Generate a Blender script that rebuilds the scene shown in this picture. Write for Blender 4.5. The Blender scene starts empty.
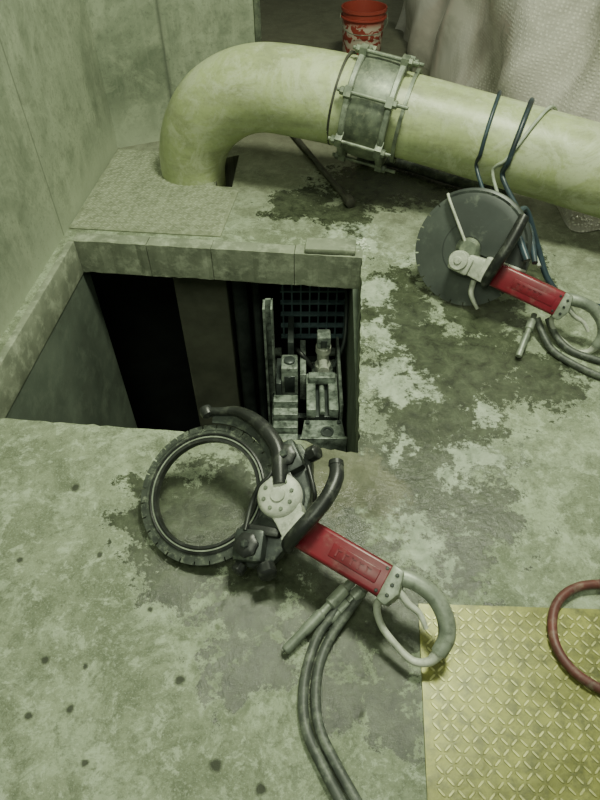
import bpy, bmesh, math, random
from mathutils import Vector, Matrix
from mathutils.geometry import tessellate_polygon
random.seed(3)
S=bpy.context.scene
COL=S.collection
rad=math.radians
# ---------------------------------------------------------------- materials
def newmat(name):
    m=bpy.data.materials.new(name);m.use_nodes=True
    nt=m.node_tree;b=nt.nodes['Principled BSDF'];return m,nt,b
class NT:
    def __init__(s,nt): s.nt=nt
    def node(s,t,**k):
        n=s.nt.nodes.new(t)
        for a,b in k.items(): setattr(n,a,b)
        return n
    def link(s,a,b): s.nt.links.new(a,b)
    def pos(s): return s.node('ShaderNodeNewGeometry').outputs['Position']
    def obj(s): return s.node('ShaderNodeTexCoord').outputs['Object']
    def noise(s,vec,scale,detail=6,rough=.6,dist=0):
        n=s.node('ShaderNodeTexNoise');n.inputs['Scale'].default_value=scale;n.inputs['Detail'].default_value=detail
        n.inputs['Roughness'].default_value=rough;n.inputs['Distortion'].default_value=dist
        s.link(vec,n.inputs['Vector']);return n.outputs['Fac']
    def ramp(s,fac,stops):
        r=s.node('ShaderNodeValToRGB');e=r.color_ramp.elements
        while len(e)<len(stops): e.new(.5)
        for i,(p,c) in enumerate(stops):
            e[i].position=p;e[i].color=(c[0],c[1],c[2],1) if isinstance(c,(tuple,list)) else (c,c,c,1)
        s.link(fac,r.inputs['Fac']);return r.outputs['Color']
    def mix(s,fac,a,b,mode='MIX'):
        m=s.node('ShaderNodeMix',data_type='RGBA',blend_type=mode)
        for sock,v in ((m.inputs[0],fac),(m.inputs[6],a),(m.inputs[7],b)):
            if hasattr(v,'links'): s.link(v,sock)
            elif isinstance(v,(tuple,list)): sock.default_value=(v[0],v[1],v[2],1)
            else: sock.default_value=v
        return m.outputs[2]
    def math(s,op,a,b=0,clamp=False):
        m=s.node('ShaderNodeMath',operation=op);m.use_clamp=clamp
        for i,v in enumerate((a,b)):
            if hasattr(v,'links'): s.link(v,m.inputs[i])
            else: m.inputs[i].default_value=v
        return m.outputs[0]
    def bump(s,h,b,strength=.3,dist=.01):
        n=s.node('ShaderNodeBump')
        if hasattr(strength,'links'): s.link(strength,n.inputs['Strength'])
        else: n.inputs['Strength'].default_value=strength
        n.inputs['Distance'].default_value=dist
        s.link(h,n.inputs['Height']);s.link(n.outputs['Normal'],b.inputs['Normal'])
def simple(name,c1,c2=None,scale=8,rough=.5,metal=0,bump=.1,lo=.35,hi=.65,dust=None,dustlo=.5,dusthi=.7):
    m,nt,b=newmat(name);N=NT(nt);o=N.obj()
    c2=c2 or tuple(x*.75 for x in c1)
    f=N.noise(o,scale)
    col=N.ramp(f,[(lo,c2),(hi,c1)])
    if dust:
        f2=N.noise(o,scale*2.3,8,.7)
        col=N.mix(N.ramp(f2,[(dustlo,0.),(dusthi,1.)]),col,dust)
    N.link(col,b.inputs['Base Color'])
    b.inputs['Roughness'].default_value=rough;b.inputs['Metallic'].default_value=metal
    if bump: N.bump(N.noise(o,scale*6,6,.7),b,bump,.004)
    return m
DUST=(.34,.38,.29)
M_black=simple('black_rubber_dusty',(.020,.022,.022),(.009,.010,.010),12,.38,0,.1,dust=(.12,.13,.108),dustlo=.52,dusthi=.85)
M_dark=simple('dark_cast_metal',(.050,.060,.055),(.020,.024,.023),14,.40,.3,.15,dust=(.20,.23,.18),dustlo=.52,dusthi=.78)
M_seg=simple('blade_segment_steel',(.085,.098,.082),(.032,.038,.034),25,.5,.4,.15,dust=DUST,dustlo=.52,dusthi=.82)
M_blade=simple('blade_steel',(.085,.098,.09),(.055,.064,.06),6,.42,.4,.05,dust=(.16,.18,.15),dustlo=.55,dusthi=.85)
M_guard=simple('guard_grey_paint',(.045,.053,.05),(.03,.036,.034),7,.42,.2,.05,dust=(.14,.16,.13),dustlo=.58,dusthi=.85)
M_white=simple('dusty_aluminium',(.58,.60,.52),(.33,.36,.29),18,.5,.1,.25,dust=(.14,.155,.12),dustlo=.52,dusthi=.80)
M_grey=simple('grey_aluminium',(.33,.37,.30),(.16,.185,.15),16,.42,.3,.2,dust=(.09,.10,.08),dustlo=.50,dusthi=.78)
M_red=simple('red_paint_dusty',(.19,.011,.024),(.10,.005,.012),9,.34,0,.06,dust=(.27,.17,.15),dustlo=.53,dusthi=.95)
M_hosg=simple('grey_hose_rubber',(.075,.086,.074),(.03,.035,.031),14,.5,0,.15,dust=(.24,.27,.21),dustlo=.48,dusthi=.8)
M_hosl=simple('pale_hose',(.40,.45,.37),(.25,.28,.22),14,.5)
M_hosb=simple('blue_black_hose',(.03,.055,.075),(.015,.02,.025),10,.4,dust=(.2,.22,.18),dustlo=.6,dusthi=.9)
M_hosr=simple('red_hose',(.15,.045,.038),(.08,.03,.028),14,.5,0,.1,dust=(.24,.22,.17),dustlo=.5,dusthi=.85)
M_steel=simple('galvanised_steel',(.21,.245,.185),(.085,.10,.08),16,.45,.4,.2,dust=(.34,.37,.26),dustlo=.5,dusthi=.8)
M_rust=simple('dirty_bar_steel',(.08,.08,.062),(.03,.03,.024),14,.55,.3,.2)
M_pitsteel=simple('dusty_pit_steel',(.42,.48,.42),(.12,.145,.125),17,.40,.2,.2,dust=(.045,.055,.045),dustlo=.47,dusthi=.68)
M_pitdark=simple('dark_pit_steel',(.085,.10,.095),(.03,.038,.036),8,.4,.3,.15)
M_bluegrid=simple('dark_grating_steel',(.17,.25,.27),(.08,.12,.13),8,.4,.3,.1)
M_cut=simple('cut_concrete_face',(.27,.30,.22),(.14,.16,.115),7,.8,0,.6,.3,.7,dust=(.40,.44,.33),dustlo=.48,dusthi=.70)
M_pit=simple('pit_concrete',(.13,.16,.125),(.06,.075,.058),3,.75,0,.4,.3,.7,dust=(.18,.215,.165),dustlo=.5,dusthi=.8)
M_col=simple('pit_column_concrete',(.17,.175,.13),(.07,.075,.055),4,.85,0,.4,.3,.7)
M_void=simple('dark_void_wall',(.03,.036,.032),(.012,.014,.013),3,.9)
M_back=simple('dark_back_wall',(.10,.10,.085),(.05,.05,.042),2,.85)

def wall_mat():
    m,nt,b=newmat('dusty_wall_panel');N=NT(nt);p=N.pos()
    a=N.noise(p,1.5,10,.66,.8);c=N.noise(p,11,10,.75);sm=N.noise(p,3.6,12,.75,1.5);g=N.noise(p,60,6,.75)
    mp=N.node('ShaderNodeMapping');mp.inputs['Scale'].default_value=(11,11,.9);N.link(p,mp.inputs['Vector'])
    st=N.noise(mp.outputs['Vector'],1,8,.7)
    col=N.ramp(a,[(.3,(.12,.145,.102)),(.7,(.29,.33,.24))])
    col=N.mix(N.ramp(st,[(.45,0.),(.72,.6)]),col,(.39,.43,.32))
    col=N.mix(N.ramp(sm,[(.48,0.),(.60,.5)]),col,(.36,.40,.29))
    col=N.mix(N.ramp(c,[(.5,0.),(.68,.6)]),col,(.10,.12,.085))
    col=N.mix(N.ramp(g,[(.53,0.),(.68,.55)]),col,(.08,.094,.068))
    sep=N.node('ShaderNodeSeparateXYZ');N.link(p,sep.inputs[0])
    h=N.math('ADD',sep.outputs[2],N.math('MULTIPLY',a,.35))
    col=N.mix(N.ramp(h,[(.10,.8),(.40,0.)]),col,(.40,.445,.33))
    w=N.math('ABSOLUTE',N.math('SUBTRACT',N.math('FRACT',N.math('DIVIDE',N.math('ADD',sep.outputs[1],.15),1.0)),.5))
    col=N.mix(N.ramp(w,[(.0,.75),(.006,0.)]),col,(.06,.07,.055))
    N.link(col,b.inputs['Base Color']);b.inputs['Roughness'].default_value=.45
    N.bump(N.math('ADD',N.math('MULTIPLY',c,.5),a),b,.4,.01);return m
M_wall=wall_mat()

def floor_mat():
    m,nt,b=newmat('stained_concrete_floor');N=NT(nt);p=N.pos()
    flat=N.node('ShaderNodeVectorMath',operation='MULTIPLY');flat.inputs[1].default_value=(1,1,0);N.link(p,flat.inputs[0]);P0=flat.outputs[0]
    nz=N.node('ShaderNodeTexNoise');nz.inputs['Scale'].default_value=6;nz.inputs['Detail'].default_value=12;nz.inputs['Roughness'].default_value=.75
    N.link(P0,nz.inputs['Vector'])
    sub=N.node('ShaderNodeVectorMath',operation='SUBTRACT');sub.inputs[1].default_value=(.5,.5,.5);N.link(nz.outputs['Color'],sub.inputs[0])
    sc=N.node('ShaderNodeVectorMath',operation='MULTIPLY');sc.inputs[1].default_value=(.62,.62,0);N.link(sub.outputs[0],sc.inputs[0])
    ad=N.node('ShaderNodeVectorMath',operation='ADD');N.link(P0,ad.inputs[0]);N.link(sc.outputs[0],ad.inputs[1]);PD=ad.outputs[0]
    def blobs(vec,lst):
        cur=None
        for x,y,r in lst:
            d=N.node('ShaderNodeVectorMath',operation='DISTANCE');d.inputs[1].default_value=(x,y,0);N.link(vec,d.inputs[0])
            v=N.math('SUBTRACT',1.0,N.math('DIVIDE',d.outputs['Value'],r))
            cur=v if cur is None else N.math('MAXIMUM',cur,v)
        return cur
    big=N.noise(P0,2.4,10,.68,.3);mid=N.noise(P0,8,12,.78,.3);fine=N.noise(P0,45,10,.8);sp=N.noise(P0,5,14,.8,.5);flake=N.noise(P0,20,12,.75,.4);grit=N.noise(P0,170,4,.8)
    col=N.ramp(big,[(.36,(.15,.178,.112)),(.62,(.285,.33,.22))])
    col=N.mix(N.ramp(mid,[(.38,.9),(.54,0.)]),col,(.105,.127,.078))
    col=N.mix(N.ramp(sp,[(.50,0.),(.55,.6)]),col,(.36,.42,.295))
    col=N.mix(N.ramp(flake,[(.54,0.),(.59,.6)]),col,(.43,.495,.365))
    col=N.mix(N.ramp(flake,[(.40,.6),(.45,0.)]),col,(.105,.127,.08))
    col=N.mix(N.ramp(fine,[(.50,0.),(.64,.65)]),col,(.085,.10,.062))
    col=N.mix(N.ramp(grit,[(.53,0.),(.66,.55)]),col,(.41,.46,.35))
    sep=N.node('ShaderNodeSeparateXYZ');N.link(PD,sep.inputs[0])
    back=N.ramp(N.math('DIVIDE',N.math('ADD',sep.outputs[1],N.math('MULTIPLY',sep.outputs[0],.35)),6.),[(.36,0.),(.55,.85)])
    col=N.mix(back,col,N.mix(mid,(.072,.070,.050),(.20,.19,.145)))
    slur=blobs(PD,[(.10,1.05,.13),(.17,.98,.14),(.05,1.0,.10)])
    slm=N.ramp(slur,[(.0,0.),(.25,.85)])
    wet_shade=blobs(PD,[(.33,1.84,.24),(.40,1.62,.22),(.50,1.50,.25),(.66,1.58,.18),(.40,1.12,.28),(.47,.92,.20),(.34,1.34,.19),(.84,1.42,.16),(.30,.98,.16),(.56,1.28,.17),(.42,.80,.14),(.40,2.02,.13),
      (.12,.68,.20),(.26,.62,.15),(-.10,.68,.15),(.06,.82,.21),(-.12,.52,.10),(.08,.46,.09),(.22,.42,.10),(-.42,.90,.13),(-.33,.76,.14),(-.24,.93,.21),  # row end beside the ring saw: damp and its shadow, both painted dark
      (.0,2.62,.2),(.2,2.5,.15),(.35,2.85,.30),(.62,2.78,.25),(.72,1.80,.18),(.9,2.1,.2)])  # damp by the ledge, plus shading near the pipe painted into the floor
    wm=N.math('ADD',N.math('ADD',wet_shade,N.math('MULTIPLY',N.math('SUBTRACT',mid,.5),2.0)),N.math('MULTIPLY',N.math('SUBTRACT',fine,.5),1.0))
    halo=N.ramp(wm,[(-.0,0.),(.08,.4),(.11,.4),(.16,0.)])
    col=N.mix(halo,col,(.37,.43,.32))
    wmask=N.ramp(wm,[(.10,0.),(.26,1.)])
    wet_shade_col=N.mix(N.ramp(flake,[(.38,0.),(.62,1.)]),(.016,.020,.012),(.062,.075,.045))
    col=N.mix(N.math('MULTIPLY',wmask,.92),col,wet_shade_col)
    col=N.mix(slm,col,N.mix(N.ramp(mid,[(.35,0.),(.65,1.)]),(.045,.047,.026),(.17,.172,.105)))
    whi=blobs(PD,[(.31,1.93,.13),(.33,1.42,.13),(.53,1.10,.12),(.33,.84,.13),(.25,2.28,.17),(.63,1.30,.06),(.29,1.66,.08),(.30,1.15,.06),(.45,2.18,.10)])
    wh=N.ramp(N.math('ADD',N.math('ADD',whi,N.math('MULTIPLY',N.math('SUBTRACT',mid,.5),2.4)),N.math('MULTIPLY',N.math('SUBTRACT',fine,.5),2.6)),[(.18,0.),(.50,1.)])
    col=N.mix(N.math('MULTIPLY',wh,.8),col,N.mix(N.ramp(flake,[(.35,0.),(.6,1.)]),(.24,.29,.21),(.52,.59,.47)))
    sd=N.node('ShaderNodeVectorMath',operation='ADD')
    s2=N.node('ShaderNodeVectorMath',operation='MULTIPLY');s2.inputs[1].default_value=(.04,.04,0);N.link(sub.outputs[0],s2.inputs[0])
    N.link(P0,sd.inputs[0]);N.link(s2.outputs[0],sd.inputs[1])
    sp2=blobs(sd.outputs[0],[(-.653,.999,.016),(-.6,.516,.013),(-.514,.411,.011),(-.603,.397,.012),(-.276,.471,.016),(-.179,.3,.018),(-.502,.497,.009),(-.533,.788,.010),(-.374,.637,.009),(-.741,.773,.011),(-.453,.3,.011),(-.082,.255,.014),(.13,.4,.017)])
    col=N.mix(N.ramp(sp2,[(.0,0.),(.5,.9)]),col,(.024,.028,.017))
    N.link(col,b.inputs['Base Color'])
    gl=N.math('MULTIPLY',wmask,N.math('SUBTRACT',1.0,wh))
    r=N.mix(gl,(.66,.66,.66),(.24,.24,.24));N.link(r,b.inputs['Roughness'])
    hgt=N.math('ADD',N.math('ADD',N.math('MULTIPLY',fine,.35),mid),N.math('MULTIPLY',flake,.5))
    N.bump(hgt,b,N.math('SUBTRACT',.6,N.math('MULTIPLY',gl,.30)),.012)
    return m
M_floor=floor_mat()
def plate_mat(name,c1,c2,c3,ctop,zt,rough,metal,topmix):
    m,nt,b=newmat(name);N=NT(nt);p=N.pos()
    a=N.noise(p,4,10,.75,1.2);c=N.noise(p,30,10,.75)
    col=N.ramp(a,[(.38,c2),(.60,c1)]);col=N.mix(N.ramp(c,[(.44,0.),(.62,.85)]),col,c3)
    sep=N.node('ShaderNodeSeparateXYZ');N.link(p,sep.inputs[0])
    # raised lozenge tops painted lighter, highlights put into the colour
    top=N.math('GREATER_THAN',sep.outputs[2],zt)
    top_hilite=N.math('MULTIPLY',top,N.math('MULTIPLY',N.ramp(a,[(.30,.25),(.6,1.)]),topmix))
    col=N.mix(top_hilite,col,ctop)
    N.link(col,b.inputs['Base Color']);b.inputs['Metallic'].default_value=metal
    N.link(N.ramp(a,[(.3,rough-.15),(.7,rough+.15)]),b.inputs['Roughness'])
    N.bump(c,b,.25,.003);return m
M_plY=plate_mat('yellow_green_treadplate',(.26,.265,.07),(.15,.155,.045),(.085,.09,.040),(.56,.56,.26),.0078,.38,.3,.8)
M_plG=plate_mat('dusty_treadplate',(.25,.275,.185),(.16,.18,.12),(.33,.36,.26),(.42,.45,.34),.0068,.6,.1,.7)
def pipe_mat():
    m,nt,b=newmat('dusty_green_pipe_paint');N=NT(nt);p=N.pos()
    a=N.noise(p,3.5,10,.7,.7);c=N.noise(p,18,10,.75);g=N.noise(p,70,6,.75);d=N.noise(p,5.5,12,.75,1.0)
    mp=N.node('ShaderNodeMapping');mp.inputs['Scale'].default_value=(3,3,12);N.link(p,mp.inputs['Vector']);s=N.noise(mp.outputs['Vector'],1,10,.75)
    col=N.ramp(a,[(.34,(.29,.335,.165)),(.64,(.45,.515,.265))])
    col=N.mix(N.ramp(s,[(.47,0.),(.62,.6)]),col,(.22,.235,.145))
    col=N.mix(N.ramp(d,[(.50,0.),(.58,.6)]),col,(.50,.54,.38))
    col=N.mix(N.ramp(c,[(.50,0.),(.66,.5)]),col,(.45,.49,.34))
    col=N.mix(N.ramp(g,[(.53,0.),(.68,.4)]),col,(.16,.175,.11))
    N.link(col,b.inputs['Base Color']);b.inputs['Roughness'].default_value=.38
    N.bump(c,b,.22,.006);return m
M_pipe=pipe_mat()
def sheet_mat():
    m,nt,b=newmat('translucent_plastic_sheet');N=NT(nt);p=N.pos()
    a=N.noise(p,1.8,8,.65,1.2)
    v=N.node('ShaderNodeTexVoronoi');v.inputs['Scale'].default_value=62;v.inputs['Randomness'].default_value=.35;N.link(p,v.inputs['Vector'])
    sep=N.node('ShaderNodeSeparateXYZ');N.link(p,sep.inputs[0])
    right=N.ramp(sep.outputs[0],[(.90,0.),(1.0,1.)]) 
    cell=N.math('MULTIPLY',N.ramp(v.outputs['Distance'],[(.1,1.),(.5,0.)]),right)
    col=N.ramp(a,[(.36,(.34,.325,.295)),(.60,(.60,.565,.525))])
    col=N.mix(N.math('MULTIPLY',cell,.5),col,(.82,.79,.73))
    N.link(col,b.inputs['Base Color']);b.inputs['Roughness'].default_value=.25
    b.inputs['Transmission Weight'].default_value=.15
    N.bump(cell,b,.35,.004);return m
M_sheet=sheet_mat()
def bucket_mat():
    m,nt,b=newmat('red_bucket_plastic');N=NT(nt);o=N.obj()
    mp=N.node('ShaderNodeMapping');mp.inputs['Scale'].default_value=(1,1,1.3);N.link(o,mp.inputs['Vector'])
    n=N.noise(mp.outputs['Vector'],20,3,.5,.6)
    sep=N.node('ShaderNodeSeparateXYZ');N.link(o,sep.inputs[0])
    band=N.ramp(sep.outputs[2],[(.04,0.),(.06,1.),(.24,1.),(.27,0.)])
    lab=N.math('MULTIPLY',N.ramp(n,[(.46,0.),(.49,1.)]),band)
    col=N.mix(lab,(.28,.045,.032),(.50,.42,.35));N.link(col,b.inputs['Base Color']);b.inputs['Roughness'].default_value=.4
    return m
M_bucket=bucket_mat()
# ---------------------------------------------------------------- mesh helpers
def mesh_obj(name,verts,faces,mat,parent=None,smooth=True,ang=35,bevel=0,segs=2):
    me=bpy.data.meshes.new(name)
    bm=bmesh.new();vs=[bm.verts.new(v) for v in verts]
    for f in faces:
        try: bm.faces.new([vs[i] for i in f])
        except ValueError: pass
    bmesh.ops.recalc_face_normals(bm,faces=bm.faces[:])
    if bevel: bmesh.ops.bevel(bm,geom=bm.edges[:],offset=bevel,segments=segs,affect='EDGES',profile=.5,clamp_overlap=True)
    bm.to_mesh(me);bm.free()
    if smooth:
        me.shade_smooth()
        try: me.set_sharp_from_angle(angle=rad(ang))
        except Exception: pass
    me.materials.append(mat)
    o=bpy.data.objects.new(name,me);COL.objects.link(o)
    if parent: o.parent=parent
    return o
def merge(parts):
    V=[];F=[]
    for v,f in parts:
        k=len(V);V+=list(v);F+=[tuple(i+k for i in q) for q in f]
    return V,F
def empty(name,mat=None):
    e=bpy.data.objects.new(name,None);e.empty_display_size=.1;COL.objects.link(e)
    if mat is not None: e.matrix_world=mat
    return e
def frame(C,u,v,n):
    m=Matrix.Identity(4)
    for i,a in enumerate((u,v,n)):
        for r in range(3): m[r][i]=a[r]
    for r in range(3): m[r][3]=C[r]
    return m
def box_g(x0,x1,y0,y1,z0,z1,taper=None):
    v=[(x0,y0,z0),(x1,y0,z0),(x1,y1,z0),(x0,y1,z0),(x0,y0,z1),(x1,y0,z1),(x1,y1,z1),(x0,y1,z1)]
    return v,[(0,3,2,1),(4,5,6,7),(0,1,5,4),(1,2,6,5),(2,3,7,6),(3,0,4,7)]
def box(name,a,mat,parent=None,bevel=.003,rot=0,piv=None,segs=2):
    v,f=box_g(*a)
    if rot:
        px,py=piv or ((a[0]+a[1])/2,(a[2]+a[3])/2);c,s=math.cos(rot),math.sin(rot)
        v=[(px+(x-px)*c-(y-py)*s,py+(x-px)*s+(y-py)*c,z) for x,y,z in v]
    return mesh_obj(name,v,f,mat,parent,True,35,bevel,segs)
def prism_g(poly,z0,z1):
    n=len(poly);v=[(x,y,z0) for x,y in poly]+[(x,y,z1) for x,y in poly]
    return v,[tuple(range(n))[::-1],tuple(range(n,2*n))]+[(i,(i+1)%n,n+(i+1)%n,n+i) for i in range(n)]
def prism(name,poly,z0,z1,mat,parent=None,bevel=0):
    v,f=prism_g(poly,z0,z1);return mesh_obj(name,v,f,mat,parent,True,35,bevel)
def catmull(pts,rads,sub):
    if sub<=1: return [Vector(p) for p in pts],list(rads)
    P=[Vector(p) for p in pts];n=len(P);o=[];r=[]
    for i in range(n-1):
        a=P[max(i-1,0)];b=P[i];c=P[i+1];d=P[min(i+2,n-1)]
        for k in range(sub):
            t=k/sub
            o.append(.5*((2*b)+(c-a)*t+(2*a-5*b+4*c-d)*t*t+(3*b-a-3*c+d)*t**3));r.append(rads[i]*(1-t)+rads[i+1]*t)
    o.append(P[-1]);r.append(rads[-1]);return o,r
def tube_g(pts,r,sub=6,seg=14,closed=False):
    rads=r if isinstance(r,(list,tuple)) else [r]*len(pts)
    if closed: pts=list(pts)+[pts[0]];rads=list(rads)+[rads[0]]
    P,R=catmull(pts,rads,sub)
    if closed: P=P[:-1];R=R[:-1]
    n=len(P);V=[];F=[];prev=None
    for i in range(n):
        t=(P[(i+1)%n]-P[i-1]) if closed else (P[min(i+1,n-1)]-P[max(i-1,0)])
        t.normalize()
        if prev is None:
            a=Vector((0,0,1)) if abs(t.z)<.9 else Vector((1,0,0));x=(a-t*a.dot(t)).normalized()
        else: x=(prev-t*prev.dot(t)).normalized()
        prev=x;y=t.cross(x)
        for k in range(seg):
            q=2*math.pi*k/seg;V.append(P[i]+(x*math.cos(q)+y*math.sin(q))*R[i])
    for i in range(n if closed else n-1):
        j=(i+1)%n
        for k in range(seg): F.append((i*seg+k,i*seg+(k+1)%seg,j*seg+(k+1)%seg,j*seg+k))
    if not closed: F.append(tuple(range(seg))[::-1]);F.append(tuple((n-1)*seg+k for k in range(seg)))
    return V,F
def tube(name,pts,r,mat,parent=None,sub=6,seg=14,closed=False):
    v,f=tube_g(pts,r,sub,seg,closed);return mesh_obj(name,v,f,mat,parent,True,50)
def lathe_g(prof,c=(0,0,0),axis=(0,0,1),seg=32,closed=False,rfun=None):
    ax=Vector(axis).normalized();a=Vector((1,0,0)) if abs(ax.x)<.9 else Vector((0,1,0));x=(a-ax*a.dot(ax)).normalized();y=ax.cross(x);c=Vector(c)
    V=[];F=[];n=len(prof)
    for r,h in prof:
        for k in range(seg):
            q=2*math.pi*k/seg;rr=r*(rfun(k) if rfun else 1)
            V.append(c+ax*h+(x*math.cos(q)+y*math.sin(q))*rr)
    for i in range(n if closed else n-1):
        j=(i+1)%n
        for k in range(seg): F.append((i*seg+k,i*seg+(k+1)%seg,j*seg+(k+1)%seg,j*seg+k))
    if not closed: F.append(tuple(range(seg))[::-1]);F.append(tuple((n-1)*seg+k for k in range(seg)))
    return V,F
def lathe(name,prof,mat,parent=None,c=(0,0,0),axis=(0,0,1),seg=32,closed=False,rfun=None):
    v,f=lathe_g(prof,c,axis,seg,closed,rfun);return mesh_obj(name,v,f,mat,parent,True,35)
def cyl_g(r,h0,h1,c,axis=(0,0,1),seg=20,b=.0015):
    return lathe_g([(r-b,h0),(r,h0+b),(r,h1-b),(r-b,h1)],c,axis,seg)
def ring_pr(r0,r1,z0,z1): return [(r0,z0),(r1,z0),(r1,z1),(r0,z1)]
# ---------------------------------------------------------------- room shell
def left_x(y): return -.988-.068*(3.223-y)
def rough_edge(a,b,n,amp):
    o=[]
    for i in range(n):
        t=i/n;x=a[0]+(b[0]-a[0])*t;y=a[1]+(b[1]-a[1])*t
        j=0 if i==0 else random.uniform(-amp,amp)*(2.2 if random.random()<.12 else 1)
        L=math.hypot(b[0]-a[0],b[1]-a[1]);o.append((x-(b[1]-a[1])/L*j,y+(b[0]-a[0])/L*j))
    return o
pit=rough_edge((-1.072,1.282),(.02,1.178),50,.003)+rough_edge((.02,1.178),(.06,1.150),4,.003)+rough_edge((.06,1.150),(.178,1.130),10,.003)+rough_edge((.178,1.130),(.268,2.245),50,.0028)+[(.268,2.245),(-.995,2.375)]
hole=[(-.405,3.10),(-.325,3.14),(-.335,2.79),(-.42,2.80)]
def slab(name,outer,holes,zt,th,mat):
    loops=[outer]+holes
    tris=tessellate_polygon([[Vector((x,y,0)) for x,y in l] for l in loops])
    flat=[p for l in loops for p in l];n=len(flat)
    V=[(x,y,zt) for x,y in flat]+[(x,y,zt-th) for x,y in flat]
    F=[tuple(t) for t in tris]+[tuple(i+n for i in t[::-1]) for t in tris]
    k=0
    for l in loops:
        m=len(l)
        for i in range(m): a=k+i;b=k+(i+1)%m;F.append((a,b,b+n,a+n))
        k+=m
    return mesh_obj(name,V,F,mat,None,False)
outer=[(left_x(-1),-1),(3.6,-1),(3.6,8),(-1.6,8),(-1.6,3.3),(-1.0,3.3),(left_x(3.223),3.223)]
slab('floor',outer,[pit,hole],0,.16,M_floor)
def vwall(name,a,b,z0,z1,th,mat):
    a=Vector(a);b=Vector(b);d=(b-a).normalized();nn=Vector((d.y,-d.x))*th
    return prism(name,[tuple(a),tuple(b),tuple(b+nn),tuple(a+nn)],z0,z1,mat)
vwall('wall_left',(-.988,3.223),(left_x(-1),-1),0,3.4,.15,M_wall)
vwall('wall_back',(-.222,3.545),(-.99,3.222),0,3.4,.10,M_wall)
prism('trim_wall_edge',[(-.232,3.525),(-.200,3.538),(-.245,3.66),(-.277,3.645)],0,3.4,M_steel,None,.004)
prism('wall_far',[(-1.6,7.6),(3.6,7.6),(3.6,7.75),(-1.6,7.75)],0,3.4,M_back)
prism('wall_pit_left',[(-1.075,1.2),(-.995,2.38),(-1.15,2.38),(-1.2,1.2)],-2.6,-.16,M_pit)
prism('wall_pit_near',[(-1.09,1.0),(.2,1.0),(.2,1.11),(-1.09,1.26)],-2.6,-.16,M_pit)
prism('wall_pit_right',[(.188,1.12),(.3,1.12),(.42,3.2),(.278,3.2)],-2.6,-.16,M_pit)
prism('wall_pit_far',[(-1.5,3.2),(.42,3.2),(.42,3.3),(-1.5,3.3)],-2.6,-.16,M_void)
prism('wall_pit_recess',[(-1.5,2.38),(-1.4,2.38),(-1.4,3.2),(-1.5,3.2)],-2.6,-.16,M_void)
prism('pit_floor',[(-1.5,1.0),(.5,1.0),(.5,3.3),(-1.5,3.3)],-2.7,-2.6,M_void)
# concrete curb of cut blocks on the far edge of the opening
curb=empty('concrete_curb')
A=Vector((-1.0,2.305));B=Vector((.266,2.172));n2=Vector((B-A).normalized());nn=Vector((-n2.y,n2.x))
fr=[0,.26,.485,.77,1.0]
for i in range(4):
    a=A.lerp(B,fr[i]+(.0012 if i else 0));b=A.lerp(B,fr[i+1]-.0012)
    fe=rough_edge(tuple(a),tuple(b),14,.0016)+[tuple(b)]
    v,f=prism_g(fe+[tuple(b+nn*.068),tuple(a+nn*.068)],-.158,.004)
    o=mesh_obj('block_%d'%(i+1),[(x,y,z+(random.uniform(-.003,.0) if z>0 and k_<40 else random.uniform(-.003,.003) if z<0 else 0)) for k_,(x,y,z) in enumerate(v)],f,M_cut,curb,False)
prism('wood_plank',[(.02,2.20),(.235,2.185),(.243,2.275),(.028,2.29)],.005,.030,M_cut,None,.006)
prism('trim_pit_left',[(-1.090,1.284),(-1.062,1.284),(-.990,2.300),(-1.018,2.305)],-.162,.0025,M_cut,None,.002)
# broken cut debris lying by the plank end
ps=[]
for k in range(34):
    x=.262+random.gauss(0,.02);y=2.27+random.gauss(0,.022);r=random.uniform(.003,.009)
    if x<.250 : x=.25+random.uniform(0,.03)
    vv=[(x+r*random.uniform(.6,1)*dx,y+r*random.uniform(.6,1)*dy,.001+r*(1+dz)*.6) for dx in(-1,1) for dy in(-1,1) for dz in(-1,1)]
    ps.append((vv,[(0,1,3,2),(4,6,7,5),(0,4,5,1),(2,3,7,6),(0,2,6,4),(1,5,7,3)]))
M_chip=simple('pale_concrete_chip',(.66,.72,.60),(.50,.55,.45),9,.8)
mesh_obj('concrete_rubble',*merge(ps),M_chip,None,False)
# ---------------------------------------------------------------- tread plates
def inside(p,poly):
    x,y=p;c=False;n=len(poly)
    for i in range(n):
        x1,y1=poly[i];x2,y2=poly[(i+1)%n]
        if (y1>y)!=(y2>y) and x<(x2-x1)*(y-y1)/(y2-y1)+x1: c=not c
    return c
def treadplate(name,poly,z0,z1,mat,sp=.027,ang0=.068,L=.0125,W=.0036,Hh=.0022):
    parts=[prism_g(poly,z0,z1)]
    xs=[p[0] for p in poly];ys=[p[1] for p in poly];cx=sum(xs)/len(xs);cy=sum(ys)/len(ys)
    N=int(max(max(xs)-min(xs),max(ys)-min(ys))/sp)+2
    for i in range(-N,N):
        for j in range(-N,N):
            x=i*sp;y=j*sp
            c,s=math.cos(-ang0),math.sin(-ang0);X=cx+x*c-y*s;Y=cy+x*s+y*c
            if not all(inside((X+dx,Y+dy),poly) for dx in(-.012,.012) for dy in(-.012,.012)): continue
            a=(math.pi/4 if (i+j)%2 else -math.pi/4)-ang0
            ca,sa=math.cos(a),math.sin(a);v=[]
            for (l,w,h) in ((L,0,0),(L*.6,W,0),(-L*.6,W,0),(-L,0,0),(-L*.6,-W,0),(L*.6,-W,0),(L*.85,0,1),(L*.55,W*.65,1),(-L*.55,W*.65,1),(-L*.85,0,1),(-L*.55,-W*.65,1),(L*.55,-W*.65,1)):
                v.append((X+l*ca-w*sa,Y+l*sa+w*ca,z1-.0002+h*Hh))
            f=[(k,(k+1)%6,6+(k+1)%6,6+k) for k in range(6)]+[(6,7,8,9,10,11)]
            parts.append((v,f))
    V,F=merge(parts);return mesh_obj(name,V,F,mat,None,False,20)
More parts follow.
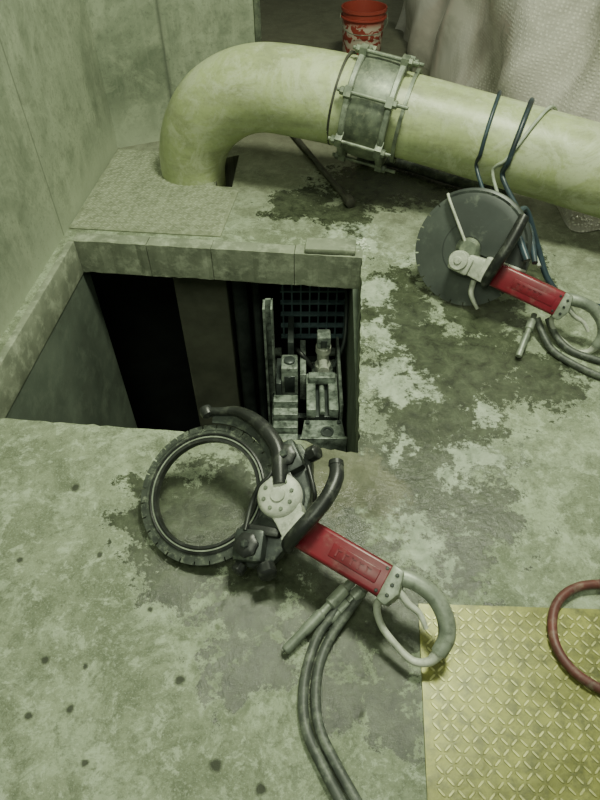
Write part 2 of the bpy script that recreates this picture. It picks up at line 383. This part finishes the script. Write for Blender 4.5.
treadplate('tread_plate',[(.192,-.5),(1.5,-.5),(1.5,.612),(.296,.650)],.0005,.007,M_plY,.0205,.068,.0112,.0030,.0022)
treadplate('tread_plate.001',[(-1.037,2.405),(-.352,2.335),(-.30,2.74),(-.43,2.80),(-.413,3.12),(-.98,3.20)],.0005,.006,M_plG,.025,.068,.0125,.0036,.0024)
# ---------------------------------------------------------------- big pipe
pipe=empty('industrial_pipe')
h1=Vector((.968,-.249,0));base=Vector((-.545,2.95,0))
pts=[base+Vector((0,0,-.6)),base+Vector((0,0,-.1))];rr=[.155,.158]
for k in range(0,10):
    ph=rad(10*k);pts.append(base+h1*.44*(1-math.cos(ph))+Vector((0,0,.438*math.sin(ph))));rr.append(.160+.020*min(1,k/5))
pts+=[Vector((.0,2.803,.435)),Vector((.132,2.77,.424)),Vector((.26,2.73,.412))];rr+=[.182,.183,.183]
tube('elbow',pts,rr,M_pipe,pipe,5,48)
pa=Vector((.42,2.682,.392));pb=Vector((.56,2.63,.375));pc=Vector((1.22,2.34,.30));dp=(pc-pb).normalized()
tube('straight_run',[Vector((.24,2.745,.415)),pa,pb,pb.lerp(pc,.5),pc,pc+dp*.8],[.168,.168,.168,.168,.168,.168],M_pipe,pipe,4,48)
cc=Vector((.325,2.712,.404));ca=Vector((.43,-.15,-.06)).normalized()
cp=empty('pipe_coupling')
lathe('sleeve',[(.187,-.095),(.200,-.09),(.204,-.06),(.207,-.03),(.207,.03),(.204,.06),(.200,.09),(.182,.098)],M_steel,cp,cc,ca,48)
for i,s in enumerate((-.100,.075)):
    lathe('flange_%d'%(i+1),[(.188,s),(.216,s),(.221,s+.004),(.221,s+.021),(.216,s+.025),(.188,s+.025)],M_grey,cp,cc,ca,56,True)
lathe('clamp_band',ring_pr(.176,.190,.135,.150),M_steel,cp,cc,ca,56,True)
lathe('clamp_band_2',ring_pr(.176,.191,-.155,-.145),M_rust,cp,cc,ca,56,True)
up0=(Vector((0,0,1))-ca*ca.z).normalized();sd0=ca.cross(up0);parts=[]
for k in range(7):
    q=2*math.pi*(k+.15)/7;o=cc+(up0*math.cos(q)+sd0*math.sin(q))*.226
    parts.append(cyl_g(.008,-.135,.165 if k%2 else .145,o,ca,10,.002))
    for hh in (-.122,.100): parts.append(cyl_g(.017,hh,hh+.02,o,ca,6,.003))
    for hh in (-.102,.073):
        x_=(up0*math.cos(q)+sd0*math.sin(q));y_=ca.cross(x_);vv=[]
        for aa,bb,dd in ((-.03,-.02,0),(.03,-.02,0),(.02,.026,0),(-.02,.026,0),(-.03,-.02,1),(.03,-.02,1),(.02,.026,1),(-.02,.026,1)):
            vv.append(cc+x_*(.216+bb)+y_*aa+ca*(hh+.029*dd))
        parts.append((vv,[(0,3,2,1),(4,5,6,7),(0,1,5,4),(1,2,6,5),(2,3,7,6),(3,0,4,7)]))
V,F=merge(parts);mesh_obj('bolts',V,F,M_steel,cp)
# ---------------------------------------------------------------- ring saw (foreground)
def powerhead(E,u0,vc,L=.25,s=.80,ww=.040):
    """red hydraulic power head, long axis +X of the tool frame, starting at u0, centred on y=vc"""
    box('body_red',(u0,u0+L,vc-ww,vc+ww,-.012,.058),M_red,E,.010,segs=3)
    box('body_label_ridge',(u0+.10,u0+L-.025,vc-.017,vc+.017,.055,.0600),M_red,E,.002)
    ps=[]
    for k in range(5):
        x=u0+.115+k*.02;ps.append(box_g(x,x+.004,vc-.009,vc+.009,.0595,.062));ps.append(box_g(x,x+.012,vc+.006,vc+.009,.0595,.062))
    V,F=merge(ps);mesh_obj('embossed_marks',V,F,M_red,E)
    ps=[]
    for px in (u0+.02,u0+L-.015):
        for py in (-.028,.028): ps.append(cyl_g(.0045,.056,.060,(px,vc+py,0),(0,0,1),10))
    V,F=merge(ps);mesh_obj('body_screws',V,F,M_dark,E)
    box('front_collar',(u0-.022,u0+.006,vc-ww-.003,vc+ww+.003,-.015,.061),M_white,E,.006)
    x=u0+L
    prism('rear_collar',[(x-.008,vc+ww+.004),(x+.022,vc+ww),(x+.034,vc-.01),(x+.018,vc-ww-.008),(x-.008,vc-ww-.004)],-.014,.06,M_grey,E,.006)
    def q(a,b,c): return (x+a*s,vc+b*s,c)
    tube('rear_grip',[q(.01,.032,.025),q(.06,.042,.022),q(.12,.036,.012),q(.175,.002,.002),q(.203,-.045,-.008),q(.203,-.095,-.014)],[.023,.020,.020,.0205,.020,.018],M_grey,E,6,18)
    tube('hand_guard',[q(.203,-.09,-.014),q(.19,-.128,-.018),q(.15,-.150,-.018),q(.09,-.138,-.014),q(.03,-.112,-.006),q(-.005,-.07,.006),q(.008,-.03,.02)],[.016,.0105,.009,.0085,.0085,.009,.011],M_white,E,6,14)
    tube('trigger',[q(.03,.0,.02),q(.07,-.02,.012),q(.11,-.028,.004),q(.145,-.055,-.004)],[.010,.009,.008,.006],M_white,E,6,10)
    ps=[]
    for k in range(3): ps.append(cyl_g(.005,0,.006,(x+.012,vc-.025+.025*k,.058),(0,0,1),6))
    V,F=merge(ps);mesh_obj('collar_bolts',V,F,M_dark,E)
C=Vector((-.251,.92,.098));u=Vector((.83,-.56,0)).normalized();w=Vector((.56,.83,0)).normalized()
v=w*math.cos(rad(25))+Vector((0,0,math.sin(rad(25))));n=u.cross(v)
RS=empty('ring_saw',frame(C,u,v,n))
parts=[lathe_g(ring_pr(.160,.182,-.004,.004),seg=96,closed=True)]
nseg=28
for k in range(nseg):
    q0=2*math.pi*k/nseg;q1=q0+2*math.pi/nseg*.90;poly=[]
    for t in range(4): a=q0+(q1-q0)*t/3;poly.append((math.cos(a)*.191,math.sin(a)*.191))
    for t in range(4): a=q1-(q1-q0)*t/3;poly.append((math.cos(a)*.175,math.sin(a)*.175))
    parts.append(prism_g(poly,-.0055,.0055))
V,F=merge(parts);mesh_obj('diamond_ring',V,F,M_seg,RS)
lathe('ring_inner_guide',[(.143,-.010),(.150,-.012),(.162,-.012),(.166,-.008),(.166,.008),(.162,.010),(.158,.006),(.153,.006),(.150,.011),(.143,.011)],M_black,RS,seg=96,closed=True)
lathe('ring_guide_lip',ring_pr(.1535,.1575,.005,.0085),M_grey,RS,seg=96,closed=True)
gp=[]
for k in range(9):
    a=rad(122-k*11.5);r=.222+(.008 if 1<k<7 else 0);gp.append((r*math.cos(a),r*math.sin(a),.03+.004*k))
tube('blade_guard',gp,[.012,.011,.014,.018,.020,.021,.020,.020,.018],M_black,RS,6,18)
a=rad(122);lathe('guard_end_knob',[(.006,-.018),(.017,-.012),(.02,0),(.017,.014),(.008,.02)],M_black,RS,(.222*math.cos(a),.222*math.sin(a),.03),(1,-.6,0),20)
V=[];F=[]
for k in range(19):
    a=rad(118-k*4.6)
    for r,h in ((.192,.012),(.228,.020),(.228,.026),(.192,.018)): V.append((r*math.cos(a),r*math.sin(a),h))
for k in range(18):
    for j in range(4): F.append((k*4+j,k*4+(j+1)%4,(k+1)*4+(j+1)%4,(k+1)*4+j))
F.append((0,1,2,3));F.append((75,74,73,72));mesh_obj('guard_flange',V,F,M_dark,RS)
prism('carrier_plate',[(.115,.20),(.165,.235),(.215,.21),(.262,.13),(.285,.04),(.265,-.06),(.215,-.105),(.17,-.09),(.155,-.03),(.185,.06),(.155,.14)],-.02,.018,M_dark,RS,.005)
def knob(name,c,r,h,ax=(0,0,1),mat=None):
    lathe(name,[(r*.75,0),(r,.003),(r,h-.004),(r*.8,h),(r*.35,h+.002)],mat or M_black,RS,c,ax,28,rfun=lambda k:1 if (k//2)%2 else .93)
box('roller_housing_1',(.118,.205,.145,.217,-.02,.050),M_dark,RS,.012,rad(-35))
box('roller_housing_2',(.155,.235,-.097,-.015,-.02,.052),M_dark,RS,.012,rad(25))
box('housing_rib_1',(.15,.24,.125,.150,.0,.045),M_black,RS,.008,rad(-35))
box('housing_rib_2',(.165,.250,-.02,.005,.0,.045),M_black,RS,.008,rad(20))
knob('adjust_knob_1',(.160,.183,.048),.030,.018);knob('adjust_knob_2',(.205,.216,.02),.021,.032,(.6,.6,.4))
knob('adjust_knob_3',(.195,-.058,.050),.031,.018);knob('adjust_knob_4',(.252,-.078,.015),.024,.032,(.7,-.5,.4));knob('adjust_knob_5',(.195,-.105,.012),.018,.026,(0,-.9,.3))
for i,(x,y) in enumerate(((.160,.183),(.195,-.058))):
    lathe('knob_hub_%d'%(i+1),[(.010,0),(.011,.002),(.011,.008),(.008,.010)],M_dark,RS,(x,y,.066),(0,0,1),6)
tube('water_line',[(.14,.17,.05),(.155,.12,.06),(.143,.08,.055),(.145,.03,.04),(.17,-.03,.05)],.006,M_black,RS,6,10)
tube('water_line_2',[(.22,.19,.03),(.27,.14,.03),(.275,.12,.0)],.006,M_black,RS,6,10)
mc=(.202,.086)
lathe('motor_cap',[(.058,-.01),(.058,.052),(.054,.060),(.049,.063),(.045,.066),(.020,.067),(.018,.072),(.0,.072)],M_white,RS,(mc[0],mc[1],.0),(0,0,1),40)
lathe('motor_ring',ring_pr(.056,.062,.030,.040),M_dark,RS,(mc[0],mc[1],.0),(0,0,1),40,True)
parts=[]
for k in range(8):
    q=2*math.pi*k/8;parts.append(cyl_g(.0055,.060,.070,(mc[0]+.037*math.cos(q),mc[1]+.037*math.sin(q),0),(0,0,1),6,.001))
V,F=merge(parts);mesh_obj('cap_bolts',V,F,M_steel,RS)
prism('motor_neck',[(.222,.128),(.275,.086),(.275,-.006),(.225,.025),(.195,.035)],-.012,.056,M_white,RS,.008)
powerhead(RS,.285,.038,.252,.80)
tube('front_handle',[(.285,-.012,.03),(.292,.0,.075),(.308,.035,.105),(.322,.085,.112),(.328,.14,.105),(.318,.19,.09),(.300,.218,.08)],[.014,.0175,.0185,.019,.019,.019,.017],M_black,RS,6,18)
lathe('handle_end',[(.012,-.01),(.0195,-.004),(.0185,.008),(.008,.014)],M_black,RS,(.298,.220,.079),(-.5,.8,-.2),18)
HS=empty('hydraulic_hose')
def fitting(nm,a,b,r,par,mat=M_grey):
    a=Vector(a);b=Vector(b);d=(b-a);L=d.length;d.normalize();ps=[lathe_g([(r*.7,0),(r*.85,.004),(r*.85,L*.25),(r,L*.27),(r,L*.5),(r*.75,L*.52),(r*.75,L*.62),(r*1.15,L*.64),(r*1.15,L*.85),(r*.8,L*.87),(r*.8,L)],a,d,20)]
    V,F=merge(ps);return mesh_obj(nm,V,F,mat,par)
fitting('quick_coupler_1',(-.035,.530,.018),(.135,.690,.058),.014,HS)
fitting('quick_coupler_2',(.072,.600,.020),(.165,.676,.055),.015,HS)
tube('hose_1',[(.115,.668,.045),(.085,.62,.03),(.045,.57,.016),(.018,.50,.014),(.007,.43,.014),(.015,.36,.014),(.052,.286,.014),(.09,.218,.014),(.13,.13,.014)],.0120,M_hosg,HS,8,16)
tube('hose_2',[(.158,.668,.05),(.115,.615,.035),(.072,.56,.018),(.045,.50,.016),(.035,.43,.015),(.044,.36,.015),(.082,.286,.015),(.122,.218,.015),(.165,.13,.015)],.0120,M_hosg,HS,8,16)
# ---------------------------------------------------------------- cut-off saw (right)
C2=Vector((.636,1.943,.192));u2=Vector((.414,-.283,-.06)).normalized();t=Vector((0,math.cos(rad(57)),math.sin(rad(57))));v2=(t-u2*t.dot(u2)).normalized();n2_=u2.cross(v2)
CS=empty('cut_off_saw',frame(C2,u2,v2,n2_))
parts=[lathe_g([(.001,-.002),(.196,-.002),(.196,.002),(.001,.002)],seg=96)]
for k in range(26):
    q0=2*math.pi*k/26;q1=q0+2*math.pi/26*.90;poly=[]
    for t_ in range(4): a=q0+(q1-q0)*t_/3;poly.append((math.cos(a)*.208,math.sin(a)*.208))
    for t_ in range(4): a=q1-(q1-q0)*t_/3;poly.append((math.cos(a)*.194,math.sin(a)*.194))
    parts.append(prism_g(poly,-.003,.003))
V,F=merge(parts);mesh_obj('diamond_blade',V,F,M_blade,CS)
lathe('blade_core_ring',ring_pr(.10,.104,.002,.0035),M_guard,CS,seg=64,closed=True)
a0,a1=2,138;NS=36;V=[];F=[]
prof=[(.045,.030),(.170,.030),(.204,.028),(.218,.018),(.220,-.014),(.210,-.014),(.209,.014),(.198,.021),(.168,.025),(.045,.025)]
m=len(prof)
for k in range(NS+1):
    a=rad(a0+(a1-a0)*k/NS)
    for r,h in prof: V.append((r*math.cos(a),r*math.sin(a),h))
for k in range(NS):
    for j in range(m): F.append((k*m+j,k*m+(j+1)%m,(k+1)*m+(j+1)%m,(k+1)*m+j))
F.append(tuple(range(m)));F.append(tuple(NS*m+j for j in range(m))[::-1])
mesh_obj('blade_guard',V,F,M_guard,CS)
V=[];F=[]
for k in range(NS+1):
    a=rad(a0+(a1-a0)*k/NS)
    for r,h in ((.200,.0285),(.208,.0300),(.208,.024),(.200,.024)): V.append((r*math.cos(a),r*math.sin(a),h))
for k in range(NS):
    for j in range(4): F.append((k*4+j,k*4+(j+1)%4,(k+1)*4+(j+1)%4,(k+1)*4+j))
mesh_obj('guard_rim_bead',V,F,M_dark,CS)
for i,(aa,l0) in enumerate(((138,.03),(3,.10))):
    a=rad(aa);ca_,sa_=math.cos(a),math.sin(a)
    tube('guard_edge_bar_%d'%(i+1),[(ca_*.218,sa_*.218,.02),(ca_*.19,sa_*.19,.034),(ca_*.12,sa_*.12,.036),(ca_*l0,sa_*l0,.036)],.0055,M_white,CS,3,10)
lathe('arbor_flange',[(.05,.003),(.05,.02),(.03,.045),(.0,.045)],M_steel,CS)
box('motor_block',(-.035,.045,-.085,-.02,.02,.085),M_white,CS,.010)
lathe('motor_cap',[(.036,.02),(.036,.088),(.032,.094),(.015,.095),(.012,.10),(.0,.10)],M_white,CS,(-.005,-.045,0))
prism('motor_neck',[(.02,-.08),(.1,-.085),(.1,.0),(.02,-.01)],.02,.07,M_white,CS,.008)
tube('guard_lever',[(.07,-.09,.03),(.085,-.14,.03),(.13,-.18,.02)],[.011,.010,.006],M_white,CS,5,12)
PH=bpy.data.objects.new('power_head',None);COL.objects.link(PH);PH.parent=CS;PH.matrix_local=Matrix.Translation((0,0,.022))
powerhead(PH,.104,-.036,.28,.85,.043)
tube('front_handle',[(.118,-.085,.05),(.12,-.06,.10),(.128,.0,.125),(.134,.06,.125),(.135,.12,.11),(.132,.18,.09)],[.015,.018,.020,.020,.020,.017],M_black,CS,6,18)
H2=empty('hydraulic_hose.001')
upv=(Vector((0,0,1))-dp*dp.z).normalized();fdv=Vector((-.40,-.91,0)).normalized();fdv=(fdv-dp*fdv.dot(dp)).normalized()
def over(nm,X0,X1,r,mat,end,rr_=.168):
    P=[]
    for k,al in enumerate((-110,-75,-40,-5,30,60,85,108)):
        f=k/7;X=X0+(X1-X0)*f;tt=(X-pb.x)/(pc.x-pb.x);c=pb.lerp(pc,tt);a=rad(al)
        P.append(c+(upv*math.cos(a)+fdv*math.sin(a))*(rr_+r+.003))
    s=P[0];P=[Vector((s.x+.12,s.y+.30,r)),Vector((s.x+.04,s.y+.10,.10))]+P+[Vector(e) for e in end]
    tube(nm,P,r,mat,H2,6,12)
over('hose_over_1',.76,.80,.008,M_hosb,[(.77,2.14,.20),(.77,1.98,.24),(.80,1.83,.22)])
over('hose_over_2',.89,.90,.0105,M_hosb,[(.87,2.12,.22),(.84,1.95,.27),(.83,1.80,.23)])
over('hose_over_3',1.04,.86,.007,M_hosl,[(.85,2.16,.16),(.85,1.98,.22),(.86,1.82,.20)])
tube('hose_blue',[(.80,1.80,.24),(.78,1.94,.30),(.84,2.04,.30),(.91,2.0,.17),(.96,1.93,.07),(1.03,1.87,.02),(1.16,1.82,.015),(1.5,1.72,.012)],.012,M_hosb,H2,8,12)
fitting('quick_coupler_1',(.765,1.545,.018),(.85,1.71,.07),.013,H2)
tube('hose_floor_1',[(.86,1.70,.06),(.875,1.64,.03),(.90,1.57,.014),(.97,1.49,.013),(1.06,1.43,.013),(1.3,1.33,.013)],.0125,M_hosg,H2,8,14)
tube('hose_floor_2',[(.90,1.70,.06),(.92,1.64,.03),(.96,1.58,.014),(1.04,1.53,.013),(1.15,1.48,.013),(1.4,1.38,.013)],.0125,M_hosg,H2,8,14)
# ---------------------------------------------------------------- other loose things
tube('air_hose',[(1.2,.70,.021),(.93,.70,.021),(.80,.697,.021),(.70,.687,.021),(.632,.64,.021),(.603,.56,.021),(.622,.49,.021),(.685,.44,.021),(.80,.40,.021),(1.1,.36,.021)],.0115,M_hosr,None,8,14)
bar=empty('steel_pry_bar')
tube('shaft',[(-.086,3.484,.018),(.04,3.14,.018),(.235,2.60,.018)],.015,M_rust,bar,3,12)
lathe('socket_end',[(.012,0),(.024,.004),(.024,.05),(.014,.055)],M_rust,bar,(.222,2.635,.024),(.33,-.94,0),16)
tube('suction_hose',[(.30,3.05,.03),(.46,3.0,.03),(.58,2.93,.03),(.70,2.84,.03),(.87,2.74,.03),(1.0,2.70,.03)],.026,M_hosg,None,6,14)
BK=empty('bucket',Matrix.Translation((.42,4.55,.0)))
lathe('pail',[(.0,.0),(.122,.0),(.125,.004),(.142,.32),(.150,.322),(.150,.34),(.141,.34),(.138,.31),(.121,.012),(.0,.012)],M_bucket,BK,seg=48)
lathe('rim_rings',[(.142,.28),(.152,.282),(.152,.29),(.142,.292)],M_bucket,BK,seg=48,closed=True)
tube('wire_handle',[(-.152,0,.30),(-.15,-.05,.25),(-.08,-.155,.22),(.08,-.155,.22),(.15,-.05,.25),(.152,0,.30)],.003,M_steel,BK,6,8)
# plastic sheeting
SB=[(.72,5.3),(.78,4.7),(.88,4.1),(1.0,3.45),(1.16,2.85),(1.38,2.62),(1.9,2.42),(2.6,2.25)]
P,_=catmull([(x,y,0) for x,y in SB],[0]*len(SB),28)
V=[];F=[];NU=len(P);NV=70
for i,pn in enumerate(P):
    tg=(P[min(i+1,NU-1)]-P[max(i-1,0)]).normalized();nr=Vector((-tg.y,tg.x,0))
    for j in range(NV+1):
        z=2.7*j/NV;s=i/NU
        off=.045*math.sin(s*34+z*2.2)+.03*math.sin(s*61-z*3.6+1)+.04*math.sin(z*6+s*17)+.02*abs(math.sin(s*45-z*9))
        g=max(0,1-z/.13)*.22*min(1,max(0,(s-.55)*8))
        q=pn+nr*(off*.8)+Vector((-.25,-.97,0))*g;V.append((q.x,q.y,.004+z))
for i in range(NU-1):
    for j in range(NV): a=i*(NV+1)+j;F.append((a,a+1,a+NV+2,a+NV+1))
mesh_obj('plastic_sheeting',V,F,M_sheet,None,True,80)
# ---------------------------------------------------------------- things in the pit
box('pit_column',(-.62,-.36,2.42,2.62,-2.6,-.165),M_col,None,.01)
vp=empty('pit_conduit')
for i,(x,r) in enumerate(((-.30,.04),(-.22,.022))): tube('pipe_%d'%(i+1),[(x,2.45,-2.6),(x,2.45,-.17)],r,M_pitdark,vp,2,16)
va=empty('valve_skid')
fr_=va
mesh_obj('left_channel',*merge([box_g(-.165,-.155,2.08,2.16,-2.6,-.2),box_g(-.165,-.125,2.15,2.16,-2.6,-.2),box_g(-.13,-.122,2.08,2.16,-2.6,-.2)]),M_pitsteel,va)
box('shelf_beam_1',(-.14,-.10,1.65,2.5,-.86,-.80),M_pitsteel,fr_,.004)
box('shelf_beam_2',(.16,.20,1.65,2.5,-.86,-.80),M_pitsteel,fr_,.004)
for k in range(6): box('cross_bar_%d'%(k+1),(-.14,.20,1.70+.14*k,1.73+.14*k,-.83,-.80),M_pitdark,fr_,.003)
for k in range(5): box('step_%d'%(k+1),(-.125,-.01,1.70+.055*k,1.745+.055*k,-.80,-.74+.03*k),M_pitsteel,va,.004)
box('block_tall',(-.09,-.01,2.04,2.14,-.80,-.52),M_pitsteel,va,.008)
box('block_side',(-.115,-.09,2.02,2.20,-.80,-.60),M_pitdark,va,.004)
box('block_window',(-.075,-.025,2.035,2.042,-.68,-.57),M_pitdark,va,.003)
lathe('block_dial',[(.026,0),(.026,.012),(.020,.016),(.0,.016)],M_pitdark,va,(-.05,2.09,-.521))
prism('base_bracket',[(.0,1.70),(.21,1.70),(.195,1.84),(.02,1.84)],-.68,-.66,M_pitsteel,va,.003)
lathe('bracket_hole_boss',[(.028,0),(.030,.008),(.019,.009),(.017,.002),(.0,.002)],M_pitdark,va,(.125,1.765,-.66))
for i,(x,y) in enumerate(((.03,1.72),(.185,1.72),(.035,1.82),(.18,1.82))): lathe('bracket_bolt_%d'%(i+1),[(.010,0),(.010,.012),(.0,.012)],M_pitdark,va,(x,y,-.66),(0,0,1),6)
box('bracket_lip',(.0,.21,1.695,1.708,-.80,-.62),M_pitsteel,va,.003)
box('slide_block_1',(.03,.075,1.86,2.10,-.78,-.61),M_pitsteel,va,.006)
box('slide_block_2',(.135,.18,1.86,2.10,-.78,-.61),M_pitsteel,va,.006)
box('slide_bed',(.03,.18,1.86,2.10,-.78,-.66),M_pitdark,va,.006)
lathe('slide_screw',[(.013,0),(.013,.24),(.0,.24)],M_pitsteel,va,(.105,1.86,-.635),(0,1,0),14)
box('slide_cap',(.04,.17,2.03,2.07,-.62,-.57),M_pitsteel,va,.006)
lathe('valve_body',[(.04,0),(.04,.08),(.030,.09),(.030,.16),(.038,.165),(.038,.20),(.025,.21),(.0,.21)],M_white,va,(.115,2.20,-.72))
lathe('valve_port',[(.022,0),(.022,.06),(.028,.062),(.028,.08),(.0,.08)],M_white,va,(.115,2.17,-.60),(0,-1,.1))
box('valve_head',(.082,.148,2.165,2.235,-.51,-.44),M_pitsteel,va,.008)
box('valve_head_slot',(.10,.13,2.160,2.168,-.50,-.455),M_pitdark,va,.002)
box('valve_base',(.06,.17,2.13,2.28,-.80,-.70),M_pitsteel,va,.006)
box('side_rail',(.185,.20,1.86,2.34,-.80,-.58),M_pitsteel,va,.004)
box('rear_guide_1',(.0,.03,2.10,2.36,-.80,-.62),M_pitsteel,va,.004)
box('rear_guide_2',(-.06,-.03,2.18,2.38,-.80,-.48),M_pitdark,va,.004)
tube('valve_hose',[(.06,2.2,-.66),(.0,2.24,-.60),(-.02,2.32,-.66),(.02,2.36,-.80),(.05,2.36,-1.2)],.012,M_black,va,6,10)
tube('valve_hose_2',[(.17,2.2,-.66),(.22,2.26,-.55),(.23,2.36,-.40),(.22,2.40,-.2)],.010,M_pitdark,va,6,10)
box('stay_plate',(.19,.20,1.72,2.30,-.80,-.70),M_pitdark,va,.002)
ps=[]
for k in range(9): x=-.09+.045*k;ps.append(box_g(x,x+.008,2.42,2.44,-.66,-.2))
for k in range(7): z=-.66+.075*k;ps.append(box_g(-.10,.27,2.415,2.445,z,z+.008))
V,F=merge(ps);mesh_obj('steel_grating',V,F,M_bluegrid)
# ---------------------------------------------------------------- lights
def area(name,loc,tgt,size,power,col,sy=None):
    l=bpy.data.lights.new(name,'AREA');l.energy=power;l.color=col;l.size=size
    o=bpy.data.objects.new(name,l);COL.objects.link(o);o.location=loc
    o.rotation_euler=(Vector(tgt)-Vector(loc)).to_track_quat('-Z','Y').to_euler();return o
area('work_light',(.6,1.7,3.1),(.1,1.7,0),.55,130,(.92,1.0,.73))
area('work_light_front',(-.3,-.3,2.9),(-.1,1.3,0),1.2,36,(.90,1.0,.75))
area('work_light_back',(1.5,3.4,3.1),(.9,2.6,0),.6,34,(.96,1.0,.82))
W=bpy.data.worlds.new('world');S.world=W;W.use_nodes=True
W.node_tree.nodes['Background'].inputs[0].default_value=(.87,1.0,.75,1);W.node_tree.nodes['Background'].inputs[1].default_value=.17
# ---------------------------------------------------------------- camera
cam=bpy.data.cameras.new('camera');co=bpy.data.objects.new('camera',cam);COL.objects.link(co)
cam.sensor_fit='VERTICAL';cam.sensor_height=32;cam.lens=24;cam.clip_start=.02
co.location=(0,0,1.45);co.rotation_euler=(rad(43),0,0);S.camera=co
